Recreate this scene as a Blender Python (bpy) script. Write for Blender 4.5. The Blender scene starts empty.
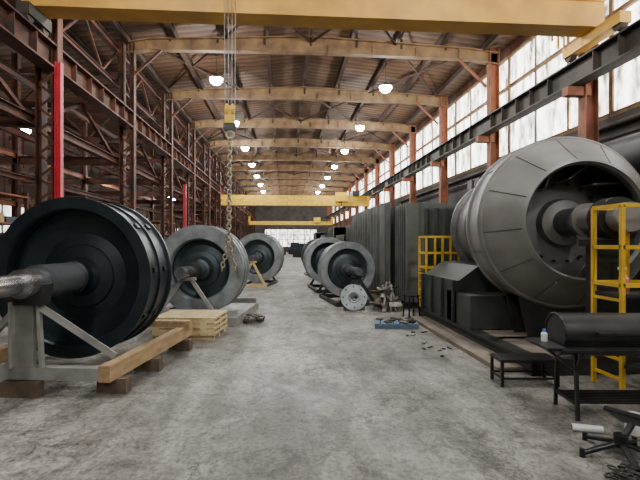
import bpy, math, random
from mathutils import Vector, Matrix
random.seed(7)
pi=math.pi

# ------------------------------------------------------------------ materials
def mat(name, c1, c2=None, rough=0.6, metal=0.0, scale=3.0, bump=0.0, detail=6.0, lo=0.35, hi=0.65, stretch=None):
    m=bpy.data.materials.new(name); m.use_nodes=True
    nt=m.node_tree; b=nt.nodes['Principled BSDF']
    b.inputs['Roughness'].default_value=rough; b.inputs['Metallic'].default_value=metal
    if c2 is None: c2=tuple(x*0.7 for x in c1)
    tc=nt.nodes.new('ShaderNodeTexCoord'); mp=nt.nodes.new('ShaderNodeMapping')
    nt.links.new(tc.outputs['Object'],mp.inputs['Vector'])
    if stretch: mp.inputs['Scale'].default_value=stretch
    n=nt.nodes.new('ShaderNodeTexNoise'); n.inputs['Scale'].default_value=scale; n.inputs['Detail'].default_value=detail
    nt.links.new(mp.outputs['Vector'],n.inputs['Vector'])
    r=nt.nodes.new('ShaderNodeValToRGB')
    r.color_ramp.elements[0].position=lo; r.color_ramp.elements[1].position=hi
    r.color_ramp.elements[0].color=(*c1,1); r.color_ramp.elements[1].color=(*c2,1)
    nt.links.new(n.outputs['Fac'],r.inputs['Fac']); nt.links.new(r.outputs['Color'],b.inputs['Base Color'])
    if bump>0:
        bp=nt.nodes.new('ShaderNodeBump'); bp.inputs['Strength'].default_value=bump; bp.inputs['Distance'].default_value=0.02
        n2=nt.nodes.new('ShaderNodeTexNoise'); n2.inputs['Scale'].default_value=scale*6; n2.inputs['Detail'].default_value=4
        nt.links.new(mp.outputs['Vector'],n2.inputs['Vector'])
        nt.links.new(n2.outputs['Fac'],bp.inputs['Height']); nt.links.new(bp.outputs['Normal'],b.inputs['Normal'])
    return m

def emis(name,col,st):
    m=bpy.data.materials.new(name); m.use_nodes=True
    b=m.node_tree.nodes['Principled BSDF']
    b.inputs['Base Color'].default_value=(*col,1)
    b.inputs['Emission Color'].default_value=(*col,1); b.inputs['Emission Strength'].default_value=st
    return m

M_rust=mat('rusty_steel',(0.11,0.031,0.012),(0.026,0.012,0.008),0.75,0.1,2.5,0.2)
M_rustlight=mat('rust_primer_steel',(0.27,0.085,0.035),(0.12,0.042,0.022),0.75,0.0,2.0,0.1)
M_purlin=mat('purlin_steel',(0.055,0.024,0.011),(0.022,0.011,0.007),0.8,0.0,2.0)
M_tanbeam=mat('dusty_tan_steel',(0.25,0.155,0.072),(0.13,0.075,0.038),0.8,0.0,2.0,0.1)
M_railsteel=mat('dark_rail_steel',(0.022,0.020,0.019),(0.055,0.042,0.030),0.7,0.2,2.0)
M_yellow=mat('crane_yellow',(0.68,0.38,0.06),(0.50,0.27,0.05),0.55,0,1.5)
M_brightyellow=mat('safety_yellow',(0.78,0.48,0.02),(0.55,0.33,0.02),0.5,0,4)
M_red=mat('red_paint',(0.52,0.012,0.035),(0.35,0.01,0.02),0.5,0,3)
M_darkblue=mat('blue_black_steel',(0.016,0.024,0.030),(0.027,0.038,0.044),0.40,0.45,3,0.05)
M_bluegrey=mat('blue_grey_steel',(0.055,0.07,0.078),(0.032,0.042,0.047),0.42,0.4,3,0.05)
M_lightsteel=mat('mill_steel',(0.30,0.325,0.335),(0.18,0.20,0.205),0.45,0.35,4,0.05)
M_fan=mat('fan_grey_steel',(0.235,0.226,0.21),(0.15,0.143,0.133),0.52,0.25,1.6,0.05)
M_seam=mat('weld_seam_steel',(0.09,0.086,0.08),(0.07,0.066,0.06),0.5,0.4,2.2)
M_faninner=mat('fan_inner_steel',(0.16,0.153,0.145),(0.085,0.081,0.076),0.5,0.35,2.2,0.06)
M_shaft=mat('machined_shaft_steel',(0.60,0.60,0.60),(0.36,0.35,0.34),0.22,0.9,9,0)
M_shaftgrey=mat('grey_shaft_steel',(0.16,0.17,0.18),(0.10,0.11,0.12),0.38,0.5,4,0)
M_wood=mat('raw_timber',(0.42,0.28,0.14),(0.28,0.18,0.09),0.8,0,3,0.1,stretch=(6,1,6))
M_palewood=mat('pale_timber',(0.62,0.49,0.26),(0.42,0.32,0.17),0.8,0,5,0.1)
M_greystand=mat('grey_painted_steel',(0.30,0.30,0.28),(0.19,0.19,0.175),0.6,0.1,4)
M_darkmetal=mat('dark_metal',(0.022,0.025,0.025),(0.042,0.042,0.038),0.5,0.4,3)
M_black=mat('black_steel',(0.010,0.010,0.012),(0.024,0.024,0.024),0.4,0.3,6)
M_greenblack=mat('green_black_steel',(0.035,0.043,0.040),(0.06,0.066,0.06),0.5,0.3,2.5)
M_box=mat('corrugated_grey_steel',(0.17,0.18,0.163),(0.09,0.098,0.088),0.5,0.3,1.5)
M_tan=mat('tan_deck',(0.22,0.18,0.135),(0.12,0.10,0.08),0.8,0,3)
M_blue=mat('blue_tarp',(0.06,0.11,0.18),(0.10,0.13,0.16),0.6,0,4)
M_scrap=mat('scrap_steel',(0.30,0.28,0.26),(0.12,0.10,0.09),0.5,0.5,8)
M_brown=mat('brown_debris',(0.13,0.09,0.06),(0.07,0.05,0.035),0.8,0,6)
M_white=mat('white_plastic',(0.8,0.8,0.78),(0.65,0.65,0.62),0.5,0,4)
M_bluepl=mat('blue_plastic',(0.10,0.25,0.7),(0.08,0.2,0.6),0.4,0,4)
M_lamp=emis('lamp_glow',(0.97,0.99,1.0),150)
M_chain=mat('chain_steel',(0.40,0.34,0.24),(0.22,0.18,0.12),0.5,0.3,20)
M_wallL=mat('brown_siding',(0.045,0.024,0.015),(0.075,0.04,0.025),0.8,0,1.2,0.1)
M_wallR=mat('dark_block_wall',(0.035,0.031,0.028),(0.06,0.052,0.045),0.85,0,1.0,0.1)
M_wallF=mat('end_wall_siding',(0.12,0.105,0.09),(0.07,0.06,0.05),0.8,0,1.0)

def windowmat(name,st):
    m=bpy.data.materials.new(name); m.use_nodes=True
    nt=m.node_tree; b=nt.nodes['Principled BSDF']
    tc=nt.nodes.new('ShaderNodeTexCoord'); mp=nt.nodes.new('ShaderNodeMapping')
    mp.inputs['Scale'].default_value=(1,1,0.35)
    nt.links.new(tc.outputs['Object'],mp.inputs['Vector'])
    n=nt.nodes.new('ShaderNodeTexNoise'); n.inputs['Scale'].default_value=2.3; n.inputs['Detail'].default_value=8; n.inputs['Roughness'].default_value=0.7
    nt.links.new(mp.outputs['Vector'],n.inputs['Vector'])
    r=nt.nodes.new('ShaderNodeValToRGB'); e=r.color_ramp.elements
    e[0].position=0.38; e[0].color=(0.08,0.07,0.04,1)
    e[1].position=0.57; e[1].color=(1,0.98,0.93,1)
    nt.links.new(n.outputs['Fac'],r.inputs['Fac'])
    nt.links.new(r.outputs['Color'],b.inputs['Base Color']); nt.links.new(r.outputs['Color'],b.inputs['Emission Color'])
    b.inputs['Emission Strength'].default_value=st
    return m
M_win=windowmat('weathered_frosted_pane',6.5)
M_winfar=windowmat('distant_frosted_pane',4.0)
M_winL=windowmat('side_frosted_pane',2.5)

def floormat():
    m=bpy.data.materials.new('worn_concrete'); m.use_nodes=True
    nt=m.node_tree; b=nt.nodes['Principled BSDF']; L=nt.links
    tc=nt.nodes.new('ShaderNodeTexCoord')
    def noise(sc,det,ro,stretch,loc=(0,0,0),dist=0):
        mp=nt.nodes.new('ShaderNodeMapping'); mp.inputs['Scale'].default_value=stretch; mp.inputs['Location'].default_value=loc
        L.new(tc.outputs['Object'],mp.inputs['Vector'])
        n=nt.nodes.new('ShaderNodeTexNoise'); n.inputs['Scale'].default_value=sc; n.inputs['Detail'].default_value=det; n.inputs['Roughness'].default_value=ro; n.inputs['Distortion'].default_value=dist
        L.new(mp.outputs['Vector'],n.inputs['Vector']); return n
    def ramp(src,p0,c0,p1,c1):
        r=nt.nodes.new('ShaderNodeValToRGB'); e=r.color_ramp.elements
        e[0].position=p0; e[0].color=(*c0,1); e[1].position=p1; e[1].color=(*c1,1)
        L.new(src,r.inputs['Fac']); return r
    def mul(a,bb,f=1.0):
        x=nt.nodes.new('ShaderNodeMix'); x.data_type='RGBA'; x.blend_type='MULTIPLY'; x.inputs[0].default_value=f
        L.new(a,x.inputs[6]); L.new(bb,x.inputs[7]); return x.outputs[2]
    a=ramp(noise(0.35,8,0.65,(1,0.6,1)).outputs['Fac'],0.35,(0.24,0.23,0.205),0.65,(0.46,0.44,0.395))
    s=ramp(noise(0.9,10,0.72,(1.2,0.6,1),dist=0.8).outputs['Fac'],0.44,(0.33,0.32,0.30),0.56,(1,1,1))
    g=ramp(noise(3.2,9,0.75,(1,0.7,1),(3,3,0),1.0).outputs['Fac'],0.42,(0.28,0.27,0.25),0.52,(1,1,1))
    st=ramp(noise(1.3,7,0.7,(2.0,0.22,1),(7,0,0),0.4).outputs['Fac'],0.40,(0.5,0.49,0.47),0.55,(1,1,1))
    f=ramp(noise(26,5,0.75,(1,0.8,1)).outputs['Fac'],0.40,(0.45,0.44,0.43),0.54,(1.1,1.1,1.1))
    def cracks(sc,w,dst,seed):
        v=nt.nodes.new('ShaderNodeTexVoronoi'); v.feature='DISTANCE_TO_EDGE'; v.inputs['Scale'].default_value=sc
        nd=noise(2.5,6,0.7,(1,1,1),(seed,0,0))
        add=nt.nodes.new('ShaderNodeMix'); add.data_type='RGBA'; add.blend_type='LINEAR_LIGHT'; add.inputs[0].default_value=dst
        L.new(tc.outputs['Object'],add.inputs[6]); L.new(nd.outputs['Color'],add.inputs[7]); L.new(add.outputs[2],v.inputs['Vector'])
        return ramp(v.outputs['Distance'],0.0,(0.22,0.21,0.2),w,(1,1,1))
    c=cracks(0.7,0.016,0.5,0); c2=cracks(2.6,0.04,0.4,5)
    o=mul(a.outputs['Color'],s.outputs['Color'],0.55); o=mul(o,g.outputs['Color'],0.6); o=mul(o,st.outputs['Color'],0.6); o=mul(o,f.outputs['Color'],0.7); o=mul(o,c.outputs['Color'],0.85); o=mul(o,c2.outputs['Color'],0.45)
    L.new(o,b.inputs['Base Color'])
    rr=ramp(noise(2,5,0.6,(1,0.5,1)).outputs['Fac'],0.3,(0.40,)*3,0.7,(0.75,)*3)
    L.new(rr.outputs['Color'],b.inputs['Roughness'])
    bp=nt.nodes.new('ShaderNodeBump'); bp.inputs['Strength'].default_value=0.5; bp.inputs['Distance'].default_value=0.025
    L.new(noise(7,8,0.75,(1,1,1)).outputs['Fac'],bp.inputs['Height']); L.new(bp.outputs['Normal'],b.inputs['Normal'])
    return m
M_floor=floormat()

def roofmat():
    m=bpy.data.materials.new('rusty_roof_deck'); m.use_nodes=True
    nt=m.node_tree; b=nt.nodes['Principled BSDF']; L=nt.links
    b.inputs['Roughness'].default_value=0.8
    tc=nt.nodes.new('ShaderNodeTexCoord')
    w=nt.nodes.new('ShaderNodeTexWave'); w.wave_type='BANDS'; w.bands_direction='Y'; w.inputs['Scale'].default_value=0.8; w.inputs['Distortion'].default_value=0.3
    L.new(tc.outputs['Object'],w.inputs['Vector'])
    n=nt.nodes.new('ShaderNodeTexNoise'); n.inputs['Scale'].default_value=0.8; n.inputs['Detail'].default_value=8
    L.new(tc.outputs['Object'],n.inputs['Vector'])
    r=nt.nodes.new('ShaderNodeValToRGB'); e=r.color_ramp.elements
    e[0].position=0.3; e[0].color=(0.075,0.034,0.016,1); e[1].position=0.7; e[1].color=(0.14,0.072,0.034,1)
    L.new(n.outputs['Fac'],r.inputs['Fac'])
    r2=nt.nodes.new('ShaderNodeValToRGB'); e=r2.color_ramp.elements
    e[0].position=0.0; e[0].color=(0.35,0.35,0.35,1); e[1].position=0.35; e[1].color=(1,1,1,1)
    L.new(w.outputs['Fac'],r2.inputs['Fac'])
    x=nt.nodes.new('ShaderNodeMix'); x.data_type='RGBA'; x.blend_type='MULTIPLY'; x.inputs[0].default_value=0.8
    L.new(r.outputs['Color'],x.inputs[6]); L.new(r2.outputs['Color'],x.inputs[7]); L.new(x.outputs[2],b.inputs['Base Color'])
    bp=nt.nodes.new('ShaderNodeBump'); bp.inputs['Strength'].default_value=0.5; bp.inputs['Distance'].default_value=0.05
    L.new(w.outputs['Fac'],bp.inputs['Height']); L.new(bp.outputs['Normal'],b.inputs['Normal'])
    return m
M_roof=roofmat()

# ------------------------------------------------------------------ builder
class B:
    def __init__(s,name,M=None):
        s.name=name; s.v=[]; s.f=[]; s.mi=[]; s.sm=[]; s.mats=[]; s.M=M or Matrix.Identity(4)
    def m(s,mt):
        if mt not in s.mats: s.mats.append(mt)
        return s.mats.index(mt)
    def add(s,vs,fs,mt,smooth=False):
        o=len(s.v); s.v+= [s.M@Vector(p) for p in vs]; i=s.m(mt)
        for f in fs: s.f.append([o+k for k in f]); s.mi.append(i); s.sm.append(smooth)
    def box(s,c,d,mt,R=None):
        hx,hy,hz=d[0]/2,d[1]/2,d[2]/2; c=Vector(c)
        vs=[Vector((x,y,z)) for x in(-hx,hx) for y in(-hy,hy) for z in(-hz,hz)]
        if R is not None: vs=[R@p for p in vs]
        s.add([c+p for p in vs],[(0,1,3,2),(4,6,7,5),(0,4,5,1),(2,3,7,6),(0,2,6,4),(1,5,7,3)],mt)
    def bx(s,x0,x1,y0,y1,z0,z1,mt): s.box(((x0+x1)/2,(y0+y1)/2,(z0+z1)/2),(x1-x0,y1-y0,z1-z0),mt)
    def frame(s,p1,p2,up=(0,0,1)):
        d=Vector(p2)-Vector(p1); L=d.length; d.normalize(); u=Vector(up)
        if abs(d.dot(u))>0.98: u=Vector((0,1,0)) if abs(d.y)<0.9 else Vector((1,0,0))
        x=d.cross(u).normalized(); z=x.cross(d).normalized()
        return Matrix((x,d,z)).transposed(),L
    def bar(s,p1,p2,w,h,mt,up=(0,0,1)):
        R,L=s.frame(p1,p2,up); s.box((Vector(p1)+Vector(p2))/2,(w,L,h),mt,R)
    def ibeam(s,p1,p2,w,h,mt,t=0.03,up=(0,0,1)):
        R,L=s.frame(p1,p2,up); c=(Vector(p1)+Vector(p2))/2
        s.box(c,(t,L,h-2*t),mt,R)
        for k in(-1,1): s.box(c+R@Vector((0,0,k*(h-t)/2)),(w,L,t),mt,R)
    def cyl(s,p1,p2,r1,mt,r2=None,n=16,caps=True,smooth=True):
        r2=r1 if r2 is None else r2
        R,L=s.frame(p1,p2); p1=Vector(p1); p2=Vector(p2)
        vs=[]
        for k in range(n):
            a=2*pi*k/n; o=R@Vector((math.cos(a),0,math.sin(a)))
            vs.append(p1+o*r1); vs.append(p2+o*r2)
        s.add(vs,[(2*k,2*k+1,(2*k+3)%(2*n),(2*k+2)%(2*n)) for k in range(n)],mt,smooth)
        if caps:
            s.add([vs[2*k] for k in range(n)],[tuple(range(n))],mt)
            s.add([vs[2*k+1] for k in range(n)],[tuple(reversed(range(n)))],mt)
    def lathe(s,prof,c,mt,n=64,smooth=True):
        c=Vector(c)
        for (r0,y0),(r1,y1) in zip(prof[:-1],prof[1:]):
            vs=[]
            for k in range(n):
                a=2*pi*k/n; ca,sa=math.cos(a),math.sin(a)
                vs.append(c+Vector((r0*ca,y0,r0*sa))); vs.append(c+Vector((r1*ca,y1,r1*sa)))
            s.add(vs,[(2*k,2*k+1,(2*k+3)%(2*n),(2*k+2)%(2*n)) for k in range(n)],mt,smooth)
    def prism(s,pts,d,mt):
        n=len(pts); d=Vector(d); vs=[Vector(p) for p in pts]; vs+= [p+d for p in vs]
        fs=[tuple(range(n)),tuple(reversed(range(n,2*n)))]+[(k,(k+1)%n,n+(k+1)%n,n+k) for k in range(n)]
        s.add(vs,fs,mt)
    def torus(s,c,R,r,mt,rot,sx=1.0,n=12,m=6):
        vs=[];fs=[]
        for i in range(n):
            a=2*pi*i/n
            for j in range(m):
                b=2*pi*j/m
                p=Vector(((R+r*math.cos(b))*math.cos(a),r*math.sin(b),(R+r*math.cos(b))*math.sin(a)*sx))
                vs.append(Vector(c)+rot@p)
        for i in range(n):
            for j in range(m):
                fs.append((i*m+j,((i+1)%n)*m+j,((i+1)%n)*m+(j+1)%m,i*m+(j+1)%m))
        s.add(vs,fs,mt,True)
    def done(s,bevel=0):
        me=bpy.data.meshes.new(s.name)
        xs=[p.x for p in s.v]; ys=[p.y for p in s.v]; zs=[p.z for p in s.v]
        o=Vector(((min(xs)+max(xs))/2,(min(ys)+max(ys))/2,min(zs)))
        me.from_pydata([p-o for p in s.v],[],s.f)
        for mt in s.mats: me.materials.append(mt)
        me.polygons.foreach_set('material_index',s.mi); me.polygons.foreach_set('use_smooth',s.sm); me.update()
        ob=bpy.data.objects.new(s.name,me); ob.location=o; bpy.context.collection.objects.link(ob)
        if bevel:
            bv=ob.modifiers.new('bevel','BEVEL'); bv.width=bevel; bv.segments=2; bv.limit_method='ANGLE'; bv.angle_limit=0.9
        return ob
def place(x,y,deg): return Matrix.Translation((x,y,0))@Matrix.Rotation(math.radians(deg),4,'Z')
def RX(a): return Matrix.Rotation(math.radians(a),3,'X')
def RY(a): return Matrix.Rotation(math.radians(a),3,'Y')
def RZ(a): return Matrix.Rotation(math.radians(a),3,'Z')

XL,XR=-5.3,7.1
Y0,Y1=-9.0,80.0
YA,YB=Y0+0.02,Y1-0.02
COLS=[10.8+5.2*k for k in range(-3,14)]
# ------------------------------------------------------------------ shell
b=B('floor'); b.bx(-12.2,8.0,Y0,Y1,-0.2,0,M_floor); b.done()
b=B('ceiling')
def roofz(x):
    if x>0.9: return 9.45-(x-0.9)*0.11
    return 9.45-(0.9-x)*0.13
pts=[(-12.2,0,roofz(-12.2)),(0.9,0,roofz(0.9)),(8.0,0,roofz(8.0))]
up=[(p[0],Y0,p[2]+0.12) for p in reversed(pts)]
b.prism([(p[0],Y0,p[2]) for p in pts]+up,(0,Y1-Y0,0),M_roof); b.done()
b=B('wall_left'); b.bx(-12.4,-12.2,Y0,Y1,0,8.3,M_wallL)
for k in range(0,59): b.bx(-12.2,-12.17,Y0+1.5*k,Y0+1.5*k+0.08,0,7.7,M_rust)
b.done()
b=B('wall_right'); b.bx(8.0,8.2,Y0,Y1,0,4.7,M_wallR); b.bx(8.0,8.2,Y0,Y1,8.35,8.75,M_rust)
b.done()
b=B('wall_back'); b.bx(-12.4,8.2,Y0-0.2,Y0,0,9.4,M_wallF); b.done()
b=B('wall_far')
b.bx(-12.4,-3.5,Y1,Y1+0.2,0,9.4,M_wallF); b.bx(5.5,8.2,Y1,Y1+0.2,0,9.4,M_wallF); b.bx(-3.5,5.5,Y1,Y1+0.2,4.0,9.4,M_wallF); b.bx(-3.5,5.5,Y1,Y1+0.2,0,0.9,M_wallF)
b.done()
b=B('window_far')
b.bx(-3.5,5.5,Y1+0.08,Y1+0.12,0.9,4.0,M_winfar)
for k in range(0,10): b.bx(-3.5+k*0.98,-3.42+k*0.98,Y1-0.02,Y1+0.08,0.9,4.0,M_rust)
for z in(0.9,2.2,3.0,3.95): b.bx(-3.5,5.5,Y1-0.02,Y1+0.08,z,z+0.08,M_rust)
b.done()
for i,y in enumerate(COLS[:-1]):
    b=B('window_%d'%(i+1))
    ya,yb=y+0.02,y+5.18
    b.bx(8.08,8.11,ya,yb,4.7,8.35,M_win)
    for z in(4.7,5.95,7.15,8.25): b.bx(8.0,8.08,ya,yb,z,z+0.12,M_tanbeam)
    for k in range(4):
        yy=ya+(yb-ya-0.04)*k/3; b.bx(8.03,8.08,yy,yy+0.05,4.7,8.35,M_tanbeam)
    b.done()
for i in range(6):
    b=B('window_left_%d'%(i+1)); ya=8+i*11
    b.bx(-12.19,-12.14,ya,ya+3.5,2.0,3.4,M_winL)
    for k in range(5): b.bx(-12.14,-12.10,ya+k*0.86,ya+k*0.86+0.05,2.0,3.4,M_rust)
    for z in(2.0,2.7,3.35): b.bx(-12.14,-12.10,ya,ya+3.5,z,z+0.05,M_rust)
    b.done()

# columns -------------------------------------------------------------
for y in COLS:
    b=B('building_column')
    for dx in(-0.17,0.17): b.ibeam((XL+dx,y,0),(XL+dx,y,8.35),0.24,0.14,M_rust,0.02,up=(1,0,0))
    n=22
    for k in range(n):
        z0=0.2+k*0.26; z1=z0+0.26
        if z1>5.4: break
        a,c=(-0.16,0.16) if k%2 else (0.16,-0.16)
        b.bar((XL+a,y-0.13,z0),(XL+c,y-0.13,z1),0.05,0.012,M_rust,up=(0,1,0))
    b.bx(XL-0.35,XL+0.35,y-0.3,y+0.3,0,0.04,M_rust)
    b.done()
    b=B('building_column')
    xx=XR+0.35
    b.ibeam((xx,y,0),(xx,y,8.6),0.30,0.34,M_rustlight,0.03,up=(1,0,0))
    b.bx(xx-0.3,xx+0.3,y-0.3,y+0.3,0,0.04,M_rust)
    b.bx(XR-0.25,xx,y-0.12,y+0.12,5.2,5.42,M_rustlight)
    b.done()
b=B('crane_runway_girder'); b.ibeam((XL+0.05,YA,5.75),(XL+0.05,YB,5.75),0.35,0.55,M_rust,0.04); b.bx(XL+0.01,XL+0.09,YA,YB,6.03,6.1,M_railsteel)
for y in COLS[:-1]:
    for d in(0.9,1.8,2.6,3.5,4.3): b.bx(XL-0.1,XL+0.2,y+d,y+d+0.02,5.5,6.0,M_rust)
b.done()
b=B('crane_runway_girder'); b.ibeam((XR,YA,5.72),(XR,YB,5.72),0.35,0.55,M_railsteel,0.04); b.bx(XR-0.04,XR+0.04,YA,YB,6.0,6.08,M_railsteel)
for y in COLS[:-1]:
    for d in(0.9,1.8,2.6,3.5,4.3): b.bx(XR-0.16,XR+0.16,y+d,y+d+0.02,5.48,5.98,M_railsteel)
b.done()
b=B('side_bay_steelwork')
for z,s in((4.35,0.22),(3.0,0.12),(6.9,0.14),(8.1,0.22)):
    b.ibeam((XL-0.35,YA,z),(XL-0.35,YB,z),s*0.8,s,M_rust,0.02)
for y in COLS[:-1]:
    for k in range(4):
        ya=y+5.2*k/4; yb=ya+1.3
        za,zb=(6.95,8.05) if k%2 else (8.05,6.95)
        b.bar((XL-0.35,ya,za),(XL-0.35,yb,zb),0.07,0.07,M_rust)
    b.bar((XL-0.4,y,4.35),(XL-0.4,y+2.6,5.5),0.09,0.09,M_rust)
    b.bar((XL-0.4,y+5.2,4.35),(XL-0.4,y+2.6,5.5),0.09,0.09,M_rust)
for y in COLS:
    for z,s in((4.35,0.26),(6.2,0.2),(7.3,0.14)):
        b.ibeam((XL-0.2,y,z),(-12.1,y,z),s*0.6,s,M_rust,0.02)
    b.bar((XL-0.3,y,4.4),(-8.7,y,6.2),0.09,0.09,M_rust); b.bar((-8.7,y,6.2),(-12.0,y,4.4),0.09,0.09,M_rust)
    for k in range(6):
        xa=-5.6-k*1.05; b.bar((xa,y,6.25 if k%2 else 7.3),(xa-1.05,y,7.3 if k%2 else 6.25),0.06,0.06,M_rust)
    b.ibeam((-8.9,y,0),(-8.9,y,7.9),0.2,0.2,M_rust,0.02,up=(1,0,0))
for x,z in((-7,4.5),(-8.9,4.5),(-10.5,4.5),(-7.5,6.3),(-9.9,6.3),(-8.9,2.9)):
    b.ibeam((x,YA,z),(x,YB,z),0.12,0.18,M_rustlight if x==-8.9 else M_rust,0.015)
b.done()
b=B('wall_conduit'); 
for z,r in((4.45,0.06),(4.15,0.04),(3.2,0.05)): b.cyl((7.88,YA,z),(7.88,YB,z),r,M_railsteel,n=8)
b.done()
for y in COLS:
    b=B('roof_girder')
    xs=[XL,XL+0.7,0.9,XR-0.5,XR+0.5]
    zb=[8.0,8.15,8.22,8.15,8.0]
    zt=[8.36,8.5,8.76,8.52,8.4]
    poly=[(x,y-0.015,z) for x,z in zip(xs,zb)]+[(x,y-0.015,z) for x,z in reversed(list(zip(xs,zt)))]
    b.prism(poly,(0,0.03,0),M_tanbeam)
    for A in(zb,zt):
        for i in range(4): b.bar((xs[i],y,A[i]),(xs[i+1],y,A[i+1]),0.24,0.04,M_tanbeam)
    k=XL+0.6
    while k<XR:
        b.bx(k,k+0.02,y-0.1,y+0.1,8.15,8.5,M_tanbeam); k+=1.55
    for x in(-3.9,-2.3,-0.7,0.9,2.5,4.1,5.7):
        b.bx(x-0.04,x+0.04,y-0.04,y+0.04,8.45,roofz(x)-0.3,M_purlin)
    b.bar((XL+0.1,y,7.2),(XL+1.1,y,8.15),0.08,0.08,M_rust); b.bar((XR+0.1,y,7.2),(XR-0.9,y,8.15),0.08,0.08,M_rustlight)
    b.done()
b=B('roof_purlins')
x=-11.5
while x<7.8:
    b.ibeam((x,YA,roofz(x)-0.17),(x,YB,roofz(x)-0.17),0.16,0.30,M_purlin,0.02); x+=1.55
b.done()
b=B('roof_bracing')
for i,y in enumerate(COLS[:-1]):
    for xa,xb in((-5.2,-2.1),(3.9,7.0),(-2.1,0.9),(0.9,3.9)):
        if (i%2==0) == (xa in(-5.2,3.9)):
            b.bar((xa,y,8.6),(xb,y+5.2,8.6),0.06,0.06,M_purlin); b.bar((xb,y,8.6),(xa,y+5.2,8.6),0.06,0.06,M_purlin)
b.done()

# lamps -----------------------------------------------------------------
def lamp(x,y,z,p,up,s=1.0):
    b=B('high_bay_lamp')
    b.M=Matrix.Translation((x,y,z))@Matrix.Rotation(pi/2,4,'X')@Matrix.Scale(s,4)
    b.lathe([(0.24,0.02),(0.22,0.06),(0.10,0.10),(0.07,0.18),(0.0,0.18)],(0,0,0),M_darkmetal,20)
    b.lathe([(0.0,-0.20),(0.12,-0.18),(0.20,-0.11),(0.245,0.0),(0.245,0.03)],(0,0,0),M_lamp,20)
    b.cyl((0,0.18,0),(0,(up-z-0.02)/s,0),0.012,M_railsteel,n=6)
    ob=b.done()
    l=bpy.data.lights.new('bulb','POINT'); l.energy=p; l.shadow_soft_size=0.15; l.color=(1,0.99,0.96)
    lo=bpy.data.objects.new('bulb',l); bpy.context.collection.objects.link(lo)
    lo.parent=ob; lo.location=Vector((x,y,z-0.42))-ob.location
for k in range(-4,9):
    y=17.7+6.3*k
    if y>72: continue
    lamp(-2.6,y,7.8,390,roofz(-2.6)); lamp(4.0,y+0.4,7.8,390,roofz(4.0))
for (x,y,z) in((-9.9,18.4,5.9),(-8.0,23.5,4.9),(-10.6,12.5,4.6),(-8.0,33,4.9),(-9.9,42,5.6),(-8.0,54,4.9)):
    lamp(x,y,z,110,6.1,0.8)

w=bpy.data.worlds.new('World'); bpy.context.scene.world=w; w.use_nodes=True
w.node_tree.nodes['Background'].inputs[0].default_value=(0.8,0.88,1,1); w.node_tree.nodes['Background'].inputs[1].default_value=1.0

# cranes -------------------------------------------------------------------
b=B('overhead_bridge_crane')
yc=10.1
b.bx(XL-0.1,XR+0.1,yc-0.22,yc+0.22,6.5,7.05,M_yellow)
b.bx(XL-0.1,XR+0.1,yc-0.28,yc+0.28,6.46,6.5,M_yellow); b.bx(XL-0.1,XR+0.1,yc-0.28,yc+0.28,7.05,7.09,M_yellow)
for x,q,mt in((XL+0.05,0.45,M_railsteel),(XR,1.0,M_yellow)):
    b.bx(x-0.13,x+0.13,yc-q,yc+q,6.22,6.46,mt)
    for d in(-q+0.15,q-0.15): b.cyl((x-0.08,yc+d,6.24),(x+0.08,yc+d,6.24),0.14,M_railsteel)
b.bx(-1.7,-0.6,yc-0.5,yc+0.5,7.12,7.5,M_brightyellow); b.cyl((-1.6,yc-0.3,7.6),(-0.7,yc-0.3,7.6),0.2,M_railsteel)
for z in(6.9,7.3): b.bar((6.4,yc+0.5,z),(7.2,yc+1.3,z),0.04,0.04,M_brightyellow)
for t in(0,0.5,1): b.bar((6.4+0.8*t,yc+0.5+0.8*t,6.45),(6.4+0.8*t,yc+0.5+0.8*t,7.3),0.04,0.04,M_brightyellow)
hx=-1.15; yr=yc-0.36
for dx in(-0.10,-0.03,0.04,0.10): b.cyl((hx+dx,yr,4.25),(hx+dx*1.2,yr,7.2),0.009,M_scrap,n=6)
dz=-0.32
b.bx(hx-0.10,hx+0.10,yr-0.07,yr+0.07,4.42+dz,4.78+dz,M_brightyellow)
for dx in(-0.06,0.06): b.cyl((hx+dx-0.02,yr,4.70+dz),(hx+dx+0.02,yr,4.70+dz),0.13,M_brightyellow)
b.bx(hx-0.13,hx+0.13,yr-0.05,yr+0.05,4.28+dz,4.42+dz,M_darkmetal)
b.torus((hx,yr,4.18+dz),0.08,0.028,M_chain,RX(0))
b.done(0)
b=B('lifting_chain')
z=4.06+dz; k=0
while z>1.75:
    b.torus((hx-0.0012*k,yr,z),0.045,0.017,M_chain,RZ(90*(k%2)+30),1.35,10,6); z-=0.09; k+=1
zt=z+0.085; xe=hx-0.0012*k
b.torus((xe,yr,zt-0.06),0.07,0.02,M_chain,RZ(0),1.2,12,6)
for sgn in(-1,1):
    for j in range(8):
        t=j/8; b.torus((xe+sgn*0.16*t,yr-0.03*sgn*t,zt-0.12-0.66*t),0.041,0.014,M_chain,RZ(90*(j%2)+20),1.35,8,5)
b.done()
for (yy,zb,h) in((38.5,4.75,0.8),(68,4.3,0.5)):
    b=B('overhead_bridge_crane')
    b.bx(XL,XR,yy-0.3,yy+0.3,zb,zb+h,M_brightyellow)
    b.bx(XL,XR,yy-0.36,yy+0.36,zb-0.04,zb,M_brightyellow)
    for x in(XL+0.1,XR-0.1): 
        b.bx(x-0.1,x+0.1,yy-0.9,yy+0.9,zb+h*0.5,5.48,M_brightyellow)
    b.bx(4.2,5.2,yy-0.7,yy-0.36,zb+0.3,zb+1.05,M_brightyellow); b.bx(5.6,6.2,yy-0.6,yy+0.6,zb+h,zb+h+0.4,M_darkmetal)
    b.cyl((4.7,yy-0.5,zb+0.3),(4.7,yy-0.5,zb-1.0),0.03,M_railsteel,n=6)
    b.done()

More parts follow.
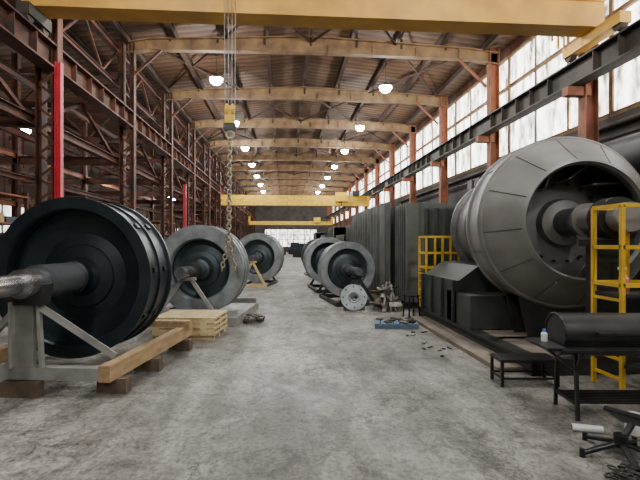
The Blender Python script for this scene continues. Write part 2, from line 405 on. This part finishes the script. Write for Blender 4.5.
# ------------------------------------------------------------------ rotors
def rotor(b,zc,R,W,op,mt,mti,mts,front=1.5,back=1.3,sr=0.13,blades=12,hubr=0.24,lugs=16):
    c=(0,0,zc); h=W/2
    b.lathe([(op*R,-h+0.12),((op+0.02)*R,-h+0.03),((op+0.04)*R,-h),(R,-h),(R,-h+0.045),(.965*R,-h+0.05),(.965*R,-.03),(.99*R,-.03),(.99*R,.03),(.965*R,.03),(.965*R,h-0.05),(R,h-0.045),(R,h),((op+.05)*R,h),(op*R,h-0.14)],c,mt,96)
    b.lathe([(op*R,-h+0.12),((op+0.02)*R,-h*0.35),((op-0.04)*R,-0.12),(0.55*R,-0.06),(0.40*R,-0.10)],c,mti,96)
    b.lathe([(op*R,h-0.12),((op+0.02)*R,h*0.35),((op-0.04)*R,0.12),(0.1,0.06)],c,mti,96)
    for k in range(blades):
        Rm=RY(-(360*k/blades+8))
        b.box(Vector(c)+Rm@Vector((R*(op-0.12),-h*0.42,0)),(R*0.24,h*0.45,0.016),mt,Rm@RY(30))
    for k in range(lugs):
        Rm=RY(-360*k/lugs-5)
        b.box(Vector(c)+Rm@Vector((R*0.975,-h*0.45,0)),(0.035,0.10,0.06),mt,Rm)
        b.box(Vector(c)+Rm@Vector((R*0.975,h*0.45,0)),(0.035,0.10,0.06),mt,Rm)
    for s_ in(-1,1):
        b.lathe([(0.42*R,s_*0.09),(0.40*R,s_*0.12),(hubr*1.25,s_*0.15),(hubr,s_*0.22),(hubr,s_*h*0.9),(hubr*0.85,s_*h*0.95),(sr*1.25,s_*h)],c,mti,48)
    b.cyl((0,-h*1.0,zc),(0,-h-0.30,zc),sr*1.4,mts[0],r2=sr*1.25,n=32)
    b.cyl((0,-h-0.30,zc),(0,-front,zc),sr,mts[1],n=32)
    b.cyl((0,h,zc),(0,back,zc),sr,mts[1],n=32)

M1=place(-2.55,6.15,-6)
b=B('dark_fan_rotor',M1)
rotor(b,1.18,0.98,0.74,0.82,M_darkblue,M_darkblue,(M_shaftgrey,M_shaft),front=2.0,back=1.2,sr=0.105,blades=0,hubr=0.2,lugs=10)
b.cyl((0,-1.28,1.18),(0,-1.02,1.18),0.15,M_shaft,n=32)
b.cyl((0,-0.37,1.18),(0,-1.02,1.18),0.185,M_shaftgrey,n=32)
b.done()
b=B('rotor_skid',place(-2.53,6.15,-8))
for x in(-0.84,0.84):
    b.bx(x-0.06,x+0.06,-1.15,1.35,0.16,0.33,M_wood)
b.bx(-1.6,0.78,-1.14,-1.02,0.17,0.30,M_greystand)
b.bx(-0.95,0.95,1.05,1.2,0.33,0.42,M_wood)
for x in(-0.84,0.84):
    for y in(-0.95,-0.1,1.0): b.bx(x-0.16,x+0.16,y-0.06,y+0.06,0.0,0.16,M_brown if x>0 else M_wood)
b.bx(-0.25,0.15,-1.2,-1.08,0.0,0.16,M_brown)
for y in(-1.1,1.05):
    z0=0.30
    b.bx(-0.16,0.06,y-0.03,y+0.03,z0,0.98,M_greystand)
    b.bx(-0.16,-0.14,y-0.1,y+0.1,z0,0.98,M_greystand)
    b.bar((0.14,y,z0),(0.10,y,0.98),0.035,0.05,M_greystand)
    b.prism([(-0.27,y-0.06,1.17),(-0.22,y-0.06,0.95),(0.18,y-0.06,0.95),(0.23,y-0.06,1.17),(0.17,y-0.06,1.17),(-0.02,y-0.06,1.06),(-0.21,y-0.06,1.17)],(0,0.12,0),M_darkmetal)
b.bar((0.12,-1.1,0.93),(0.80,-0.85,0.36),0.04,0.07,M_greystand)
b.bar((-0.12,-1.1,0.93),(-0.80,-0.85,0.36),0.04,0.07,M_greystand)
b.done()

M2=place(-1.80,10.35,-7)
b=B('steel_fan_rotor',M2)
rotor(b,1.03,0.96,0.66,0.66,M_lightsteel,M_bluegrey,(M_shaftgrey,M_shaft),front=1.5,back=1.2,sr=0.11,blades=0,hubr=0.22,lugs=0)
b.cyl((0,-0.9,1.03),(0,-0.65,1.03),0.17,M_darkmetal,n=24)
b.done()
b=B('rotor_skid',M2)
for x in(-0.8,0.95): b.bx(x-0.08,x+0.08,-1.3,1.1,0,0.16,M_greystand)
for y in(-1.1,0.95):
    b.bx(-0.9,1.0,y-0.06,y+0.06,0.16,0.28,M_greystand)
    b.bar((-0.5,y,0.28),(-0.08,y,0.90),0.05,0.07,M_greystand); b.bar((0.5,y,0.28),(0.08,y,0.90),0.05,0.07,M_greystand); b.bx(-0.18,0.18,y-0.06,y+0.06,0.86,0.92,M_greystand)
b.done()
def aframe(b,y,zt,w,mt,x=0):
    b.bar((x-w,y,0.08),(x,y,zt),0.06,0.08,mt); b.bar((x+w,y,0.08),(x,y,zt),0.06,0.08,mt); b.bx(x-w-0.1,x+w+0.1,y-0.06,y+0.06,0,0.1,mt); b.bx(x-0.15,x+0.15,y-0.07,y+0.07,zt-0.04,zt+0.02,mt)
def rotor_on_frames(x,y,yaw,zc,R,W,op,m1,m2,nm='steel_fan_rotor',wood=True,bl=0):
    M=place(x,y,yaw)
    b=B(nm,M); rotor(b,zc,R,W,op,m1,m2,(M_shaftgrey,M_shaftgrey),front=1.2,back=1.0,sr=0.1,blades=bl,hubr=0.2,lugs=0); b.done()
    b=B('rotor_support_stand',M)
    aframe(b,-1.05,zc-0.12,0.45,M_palewood if wood else M_darkmetal); aframe(b,0.9,zc-0.12,0.45,M_darkmetal)
    for s in(-0.5,0.5): b.bx(s-0.05,s+0.05,-1.1,0.95,0.0,0.08,M_darkmetal)
    b.done()
rotor_on_frames(-1.0,17.9,-10,1.05,0.93,0.7,0.70,M_lightsteel,M_bluegrey)
rotor_on_frames(-1.15,23.0,-8,1.0,0.85,0.8,0.7,M_lightsteel,M_darkblue)
rotor_on_frames(-1.3,29.0,-8,1.0,0.85,0.8,0.7,M_bluegrey,M_darkblue,wood=False)
rotor_on_frames(1.68,12.6,8,0.88,0.76,0.42,0.72,M_lightsteel,M_bluegrey,wood=False,bl=0)
rotor_on_frames(1.45,15.8,5,1.0,0.80,0.6,0.74,M_lightsteel,M_darkblue,wood=False)
rotor_on_frames(1.6,22.5,5,1.0,0.80,0.6,0.76,M_bluegrey,M_darkblue,wood=False)
b=B('steel_flange_disc',Matrix.Translation((1.60,10.65,0.33))@Matrix.Rotation(math.radians(-20),4,'X'))
b.lathe([(0.09,-0.02),(0.12,-0.04),(0.14,-0.02),(0.31,-0.02),(0.31,0.02),(0.09,0.02),(0.09,-0.02)],(0,0,0),M_lightsteel,40)
for k in range(8):
    a=2*pi*k/8; b.cyl((0.25*math.cos(a),-0.035,0.25*math.sin(a)),(0.25*math.cos(a),-0.02,0.25*math.sin(a)),0.02,M_darkmetal,n=8)
b.bx(-0.25,0.25,0.02,0.06,-0.30,-0.05,M_darkmetal)
b.done()

b=B('timber_pallet_stack',place(-1.62,8.1,-6))
for y in(-0.35,0,0.35): b.bx(-0.5,0.5,y-0.05,y+0.05,0,0.09,M_palewood)
for lv in range(4):
    z=0.09+lv*0.085
    for k in range(8): 
        x=-0.5+k*0.13; b.bx(x,x+0.12,-0.45+0.01*((k*lv)%3),0.45,z,z+0.035,M_palewood)
    if lv<3:
        for y in(-0.42,-0.02,0.38): b.bx(-0.5,0.52,y-0.03,y+0.03,z+0.035,z+0.085,M_palewood)
b.done()

# ------------------------------------------------------------------ big fan
MF=place(4.10,6.42,-7)
b=B('industrial_fan_wheel',MF); zc=1.90; c=(0,0,zc)
b.lathe([(0.77,-0.50),(0.80,-0.55),(0.84,-0.51),(1.215,0.0)],c,M_fan,96)
b.lathe([(1.215,0.0),(1.24,0.01),(1.27,0.06),(1.27,0.10),(1.25,0.12),(1.255,0.55),(1.29,0.56),(1.29,0.62),(1.1,0.62)],c,M_fan,96)
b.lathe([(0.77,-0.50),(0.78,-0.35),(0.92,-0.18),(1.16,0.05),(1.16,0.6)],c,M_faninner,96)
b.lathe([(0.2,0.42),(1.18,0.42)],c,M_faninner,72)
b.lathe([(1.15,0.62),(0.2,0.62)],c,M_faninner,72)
b.lathe([(0.80,0.41),(0.78,0.30),(0.36,0.20),(0.33,0.05),(0.28,0.03),(0.2,0.0)],c,M_fan,40)
for k in range(12):
    Rm=RY(-360*k/12-7)
    p0=Vector(c)+Rm@Vector((0.845,-0.505,0)); p1=Vector(c)+Rm@Vector((1.212,-0.005,0))
    b.bar(p0,p1,0.012,0.010,M_seam)
for k in range(6):
    Rm=RY(-360*k/6-20); b.box(Vector(c)+Rm@Vector((1.256,0.33,0)),(0.012,0.44,0.012),M_seam,Rm)
for k in range(11):
    Rm=RY(-360*k/11-10)
    b.box(Vector(c)+Rm@Vector((0.82,0.10,0)),(0.62,0.50,0.02),M_fan,Rm@RY(40))
for k in range(18):
    Rm=RY(-360*k/18); p=Vector(c)+Rm@Vector((0.58,0.22,0)); b.cyl(p,p+Vector((0,-0.05,0)),0.022,M_black,n=8)
b.cyl((0,0.1,zc),(0,-0.55,zc),0.20,M_shaftgrey,r2=0.19,n=40)
b.cyl((0,-0.55,zc),(0,-1.50,zc),0.17,M_fan,n=40)
b.cyl((0,-0.62,zc),(0,-0.56,zc),0.23,M_fan,n=40)
b.done()
b=B('fan_housing',MF)
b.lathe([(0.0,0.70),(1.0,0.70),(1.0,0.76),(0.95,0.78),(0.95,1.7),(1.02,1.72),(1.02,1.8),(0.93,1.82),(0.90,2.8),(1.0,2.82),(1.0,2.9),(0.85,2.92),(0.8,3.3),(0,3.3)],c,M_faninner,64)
b.done()
b=B('fan_base_pedestal')
b.bx(2.95,5.8,7.75,9.7,0.22,0.95,M_greenblack)
b.bx(2.95,3.7,7.15,8.2,0.22,0.75,M_greenblack)
b.prism([(3.0,7.75,0.95),(5.4,7.75,0.95),(5.2,7.75,1.35),(3.35,7.75,1.2)],(0,1.9,0),M_greenblack)
for y in(7.8,8.4,9.0,9.6): b.bx(2.9,2.95,y,y+0.04,0.22,0.95,M_greenblack)
b.bx(2.95,3.1,5.3,9.9,0.0,0.22,M_darkmetal); b.bx(5.6,5.75,5.3,9.9,0,0.22,M_darkmetal)
for y in(5.3,6.5,7.7,9.7): b.bx(3.1,5.6,y,y+0.14,0.0,0.2,M_darkmetal)
b.bx(3.1,5.6,5.45,7.7,0.16,0.2,M_tan); b.bx(2.62,2.95,5.5,9.5,0.0,0.06,M_tan); b.bx(2.9,2.96,5.2,9.9,0.18,0.22,M_darkmetal)
for y in(6.55,6.95):
    b.prism([(3.6,y,0.2),(4.8,y,0.2),(4.9,y,0.82),(4.5,y,0.66),(3.9,y,0.64),(3.45,y,0.82)],(0,0.05,0),M_darkmetal)
b.bx(3.76,4.12,5.28,5.5,0.2,1.56,M_darkmetal); b.bx(3.68,4.2,5.24,5.52,1.56,1.64,M_darkmetal)
b.M=MF
b.cyl((0,-1.28,zc),(0,-1.02,zc),0.25,M_darkmetal,n=24)
b.done()
b=B('duct_assembly')
b.bx(5.9,7.1,9.6,14.5,0.0,3.6,M_darkmetal)
for k in range(9): b.bx(5.86,5.9,9.7+k*0.55,9.78+k*0.55,0,3.6,M_greenblack)
b.cyl((6.6,5.8,3.2),(6.6,9.6,3.2),0.45,M_darkmetal,n=24); b.bx(6.2,7.0,5.8,6.2,0,3.2,M_darkmetal); b.bx(6.2,7.0,8.6,9.0,0,3.2,M_darkmetal)
b.done()

b=B('corrugated_heat_exchanger')
x0,x1,y0,y1,z0,z1=2.80,5.3,12.6,18.6,0.15,2.72
b.bx(x0+0.14,x1,y0+0.14,y1,z0,z1-0.12,M_greenblack)
k=x0
while k<x1-0.1:
    b.prism([(k,y0+0.14,z0),(k+0.09,y0-0.12,z0),(k+0.18,y0+0.14,z0)],(0,0,z1-z0),M_box); k+=0.27
k=y0+0.15
while k<y1-0.1:
    b.prism([(x0+0.16,k,z0),(x0-0.12,k+0.05,z0),(x0-0.12,k+0.12,z0),(x0+0.16,k+0.26,z0)],(0,0,z1-z0),M_box); k+=0.5
for y in(12.8,14.4,16.1,17.9): b.bx(x0,x1,y,y+0.2,0,0.15,M_darkmetal)
b.bx(x0,x1,y0-0.05,y0+0.05,z0,z0+0.1,M_greenblack)
b.done()
b=B('corrugated_heat_exchanger')
x0,x1,y0,y1,z0,z1=2.95,5.2,10.95,12.3,0.15,2.58
b.bx(x0+0.3,x1,y0+0.14,y1,z0,z1-0.12,M_greenblack)
k=x0+0.3
while k<x1-0.1:
    b.prism([(k,y0+0.14,z0),(k+0.08,y0-0.14,z0),(k+0.16,y0+0.14,z0)],(0,0,z1-z0),M_box); k+=0.25
for i in range(6):
    yy=y0+0.1+i*0.21; b.bx(x0,x0+0.35,yy,yy+0.06,z0,z1,M_box)
for y in(11.1,12.0): b.bx(x0,x1,y,y+0.2,0,0.15,M_darkmetal)
b.done()
for (yy,h) in((19.5,2.4),(24,2.0),(29,2.6),(36,2.2),(46,2.6)):
    b=B('fabricated_duct_section'); 
    b.bx(3.1,5.4,yy,yy+3.4,0.12,h,M_greenblack)
    for k in range(7): b.bx(3.04,5.46,yy+k*0.55,yy+k*0.55+0.06,0.12,h+0.05,M_box)
    b.bx(3.2,3.4,yy,yy+3.4,0,0.12,M_darkmetal); b.bx(5.0,5.2,yy,yy+3.4,0,0.12,M_darkmetal); b.done()

def platform(name,x0,x1,y0,y1,zp,zt,ladder=True):
    b=B(name); m=M_brightyellow; t=0.042
    for x in(x0,(x0+x1)/2,x1):
        for y in(y0,y1):
            if x==(x0+x1)/2: b.bx(x-t/2,x+t/2,y-t/2,y+t/2,zp,zt,m); continue
            b.bx(x-t/2,x+t/2,y-t/2,y+t/2,0,zt,m)
    for z in(zt,(zt+zp)/2+0.03,zp+0.1):
        for y in(y0,y1): b.bar((x0,y,z),(x1,y,z),t,t,m)
        for x in(x0,x1): b.bar((x,y0,z),(x,y1,z),t,t,m)
    b.bx(x0,x1,y0,y1,zp-0.03,zp,M_darkmetal)
    b.bar((x0,y0,0.3),(x1,y0,0.3),t,t,M_darkmetal); b.bar((x0,y1,0.3),(x1,y1,0.3),t,t,M_darkmetal)
    if ladder:
        for k in range(5): b.bar((x0,y0,0.15+k*zp/5),(x0,y1,0.15+k*zp/5),0.03,0.03,m)
    b.bar((x0,y0,zp-0.4),(x1,y0,zp),0.03,0.03,m)
    return b.done()
platform('yellow_guardrail_platform',3.12,3.86,9.98,10.5,0.95,1.74)
platform('yellow_guardrail_platform',3.55,4.35,4.60,5.05,1.05,2.0)
bm=Matrix.Translation((3.66,4.72,1.052))
b=B('spray_bottle',bm@Matrix.Rotation(pi/2,4,'X'))
pk=mat('pink_plastic',(0.75,0.25,0.22),(0.6,0.2,0.2),0.4)
b.lathe([(0.0,0),(0.05,0.0),(0.05,0.16),(0.018,0.22),(0.018,0.26),(0,0.26)],(0,0,0),pk,16); b.M=bm; b.bx(-0.06,0.02,-0.015,0.015,0.26,0.29,M_white); b.done()

# ------------------------------------------------------------------ scrap, pallets
b=B('scrap_metal_pile',place(2.40,10.8,0))
for i in range(30):
    p=Vector((random.uniform(-0.28,0.28),random.uniform(-0.4,0.4),random.uniform(0.1,0.6)))
    Rm=RZ(random.uniform(0,180))@RX(random.uniform(-60,60))
    b.box(p,(random.uniform(0.12,0.4),random.uniform(0.04,0.2),0.03),random.choice([M_scrap,M_scrap,M_brown,M_darkmetal]),Rm)
for i in range(12):
    a=random.uniform(0,6.28); b.cyl((0.32*math.cos(a),0.4*math.sin(a),0.02),(random.uniform(-.15,.15),random.uniform(-.15,.15),random.uniform(0.4,0.75)),0.025,random.choice([M_scrap,M_brown]),n=8)
b.done()
b=B('work_stool',place(2.72,9.75,15))
for sx in(-1,1):
    for sy in(-1,1): b.bar((sx*0.13,sy*0.13,0),(sx*0.1,sy*0.1,0.45),0.025,0.025,M_black)
b.bx(-0.13,0.13,-0.13,0.13,0.45,0.48,M_black)
for s in(-1,1): b.bar((s*0.115,-0.11,0.2),(s*0.115,0.11,0.2),0.02,0.02,M_black)
b.done()
b=B('blue_pallet',place(2.13,8.75,-10))
for y in(-0.28,0,0.28): b.bx(-0.40,0.40,y-0.04,y+0.04,0,0.07,M_blue)
for k in range(7): b.bx(-0.40+k*0.12,-0.31+k*0.12,-0.32,0.32,0.07,0.09,M_blue)
for i in range(14):
    b.box((random.uniform(-0.33,0.33),random.uniform(-0.25,0.25),0.105),(random.uniform(.1,.2),0.08,0.03),random.choice([M_black,M_brown,M_darkmetal,M_scrap]),RZ(random.uniform(0,180)))
b.done()
b=B('floor_debris',place(2.45,7.2,0))
for i in range(14):
    b.box((random.uniform(-0.4,0.05),random.uniform(-0.9,0.9),0.010),(random.uniform(.03,.11),0.03,0.02),random.choice([M_black,M_brown,M_scrap]),RZ(random.uniform(0,180)))
b.done()
b=B('rubble_pile',place(-0.62,9.4,0))
for i in range(22):
    b.box((random.uniform(-0.16,0.16),random.uniform(-0.3,0.3),random.uniform(0.03,0.12)),(random.uniform(.05,.16),0.08,0.06),random.choice([M_darkmetal,M_brown,M_scrap]),RZ(random.uniform(0,180))@RX(random.uniform(-30,30)))
b.done()

b=B('low_steel_table',place(2.73,5.08,-4))
b.bx(-0.33,0.33,-0.17,0.17,0.27,0.30,M_black)
for x in(-0.31,0.31):
    for y in(-0.15,0.15): b.bx(x-0.015,x+0.015,y-0.015,y+0.015,0,0.27,M_black)
for y in(-0.15,0.15): b.bx(-0.31,0.31,y-0.01,y+0.01,0.08,0.10,M_black)
for x in(-0.31,0.31): b.bx(x-0.01,x+0.01,-0.15,0.15,0.08,0.10,M_black)
b.done()

b=B('barrel_smoker_grill',place(3.07,4.12,-6)); zc=0.74; r=0.20; L=0.52
N=32
b.cyl((-L,0,zc),(L,0,zc),r,M_black,n=N)
for x in(-L,L): b.torus((x,0,zc),r-0.005,0.012,M_black,RZ(90),1,32,6)
b.bx(-L-0.01,L+0.01,-r-0.012,-r+0.03,zc-0.02,zc+0.01,M_black)
b.bar((-0.25,-r-0.05,zc+0.05),(0.25,-r-0.05,zc+0.05),0.02,0.02,M_darkmetal)
for x in(-0.25,0.25): b.bar((x,-r-0.05,zc+0.05),(x,-r+0.02,zc+0.05),0.015,0.015,M_darkmetal)
b.cyl((0.4,0.02,zc+r-0.02),(0.4,0.02,zc+r+0.3),0.035,M_black)
for x in(-0.42,0.42):
    for y in(-0.2,0.2): b.bar((x,y*1.05,0),(x,y*0.8,zc-0.05),0.03,0.03,M_black)
    b.bar((x,-0.2,0.14),(x,0.2,0.14),0.025,0.025,M_black); b.bar((x,-0.2,zc-0.12),(x,0.2,zc-0.12),0.025,0.03,M_black)
b.bx(-0.60,0.42,-0.34,-0.2,zc-0.10,zc-0.08,M_black)
b.bx(-0.72,-L-0.02,-0.28,0.2,zc-0.10,zc-0.075,M_black)
b.bar((-0.70,-0.25,zc-0.1),(-0.42,-0.2,zc-0.3),0.02,0.02,M_black)
b.bar((-0.42,-0.3,zc-0.1),(-0.42,-0.2,zc-0.25),0.02,0.02,M_black)
for k in range(9): b.bar((-0.42,-0.18+k*0.045,0.15),(0.42,-0.18+k*0.045,0.15),0.012,0.012,M_black)
b.done()
b=B('cleaner_bottle',place(2.45,4.22,0)@Matrix.Translation((0.02,0,0.665))@Matrix.Rotation(pi/2,4,'X'))
b.lathe([(0,0),(0.03,0),(0.03,0.07),(0.012,0.09)],(0,0,0),M_white,16); b.lathe([(0.015,0.085),(0.015,0.115),(0,0.115)],(0,0,0),M_bluepl,16); b.done()

# collapsed swivel-chair base with torn seat plate
b=B('broken_chair_base',place(2.52,3.28,20))
hub=Vector((0,0,0.10))
for k in range(5):
    a=math.radians(72*k+15); d=Vector((math.cos(a),math.sin(a),0))
    b.bar(hub,hub+d*0.30+Vector((0,0,-0.07)),0.045,0.03,M_black)
    e=hub+d*0.30; b.cyl(e+Vector((0,0,-0.10)),e+Vector((0,0,-0.04)),0.02,M_black,n=12)
b.cyl(hub-Vector((0,0,0.03)),hub+Vector((0,0,0.06)),0.05,M_black)
b.cyl(hub,hub+Vector((0.10,-0.02,0.13)),0.025,M_darkmetal)
Rm=RZ(10)@RY(28)
b.box((0.20,0,0.235),(0.34,0.36,0.04),M_black,Rm); b.bar((0.10,-0.15,0.28),(0.30,0.12,0.20),0.05,0.03,M_darkmetal)
b.done(0.01)
b=B('steel_chain_heap',place(2.40,2.93,0))
for i in range(60):
    a=i*0.55; rr=0.05+0.0026*i
    b.torus((rr*math.cos(a)*1.2,rr*math.sin(a)*0.6,0.03+0.012*(i%3)),0.022,0.007,M_railsteel,RZ(random.uniform(0,180))@RX(random.uniform(60,120)),1.4,8,5)
b.done()
b=B('white_pipe_offcut'); b.cyl((2.44,3.75,0.031),(2.66,3.67,0.031),0.03,M_white,n=16); b.cyl((2.438,3.7505,0.031),(2.445,3.748,0.031),0.024,M_black,n=16); b.done()
b=B('paint_can',place(2.93,3.66,0)@Matrix.Rotation(pi/2,4,'X')); b.lathe([(0,0),(0.07,0),(0.07,0.15),(0.075,0.15),(0.075,0.16),(0,0.16)],(0,0,0),M_white,20); b.done()

for (x,y,h) in((-4.50,9.55,5.2),(-4.6,21.6,4.3)):
    b=B('red_jib_post'); b.ibeam((x,y,0.02),(x,y,h),0.12,0.12,M_red,0.02,up=(1,0,0)); b.bx(x-0.15,x+0.15,y-0.15,y+0.15,0,0.03,M_red); b.done()
for i,(x,y) in enumerate(((-7.2,11),(-7.2,16),(-7.2,21.5),(-7.2,27),(-7.0,34),(-7.0,42),(-10.8,9),(-10.8,15),(-10.8,22))):
    b=B('storage_rack')
    for dx in(-0.5,0.5):
        for dy in(-1.5,0,1.5): b.bx(x+dx-0.04,x+dx+0.04,y+dy-0.04,y+dy+0.04,0,2.9,M_rust)
    for z in(0.5,1.3,2.1,2.8):
        b.bx(x-0.55,x+0.55,y-1.55,y+1.55,z-0.04,z,M_rustlight)
        yy=y-1.4
        while yy<y+1.2 and z<2.5:
            w_=random.uniform(0.25,0.6); h_=random.uniform(0.15,0.55)
            b.bx(x-0.4,x+0.4,yy,yy+w_,z,z+h_,random.choice([M_brown,M_darkmetal,M_scrap,M_bluegrey,M_wood])); yy+=w_+0.08
    b.done()
for i,(x,y,s) in enumerate(((-2.6,36,1.2),(-2.4,44,1.4),(-2.6,53,1.3),(2.0,33,0.8),(2.0,52,1.2),(-0.8,60,1.0),(1.6,66,1.3),(3.4,62,1.2))):
    b=B('machine_tool',place(x,y,10*i))
    b.bx(-s*0.7,s*0.7,-s*0.6,s*0.6,0,s*0.5,M_darkmetal); b.bx(-s*0.6,0,-s*0.4,s*0.4,s*0.5,s*1.3,M_bluegrey); b.cyl((0,0,s*0.8),(s*0.7,0,s*0.8),s*0.25,M_lightsteel); b.bx(s*0.3,s*0.6,-s*0.3,s*0.3,s*0.5,s*0.9,M_greystand)
    b.done()

cam=bpy.data.cameras.new('camera'); co=bpy.data.objects.new('camera',cam); bpy.context.collection.objects.link(co)
co.location=(0,0,1.6); co.rotation_euler=(pi/2,0,math.radians(-4.35)); cam.lens=25.875; cam.sensor_width=36; cam.shift_y=0.0047
bpy.context.scene.camera=co
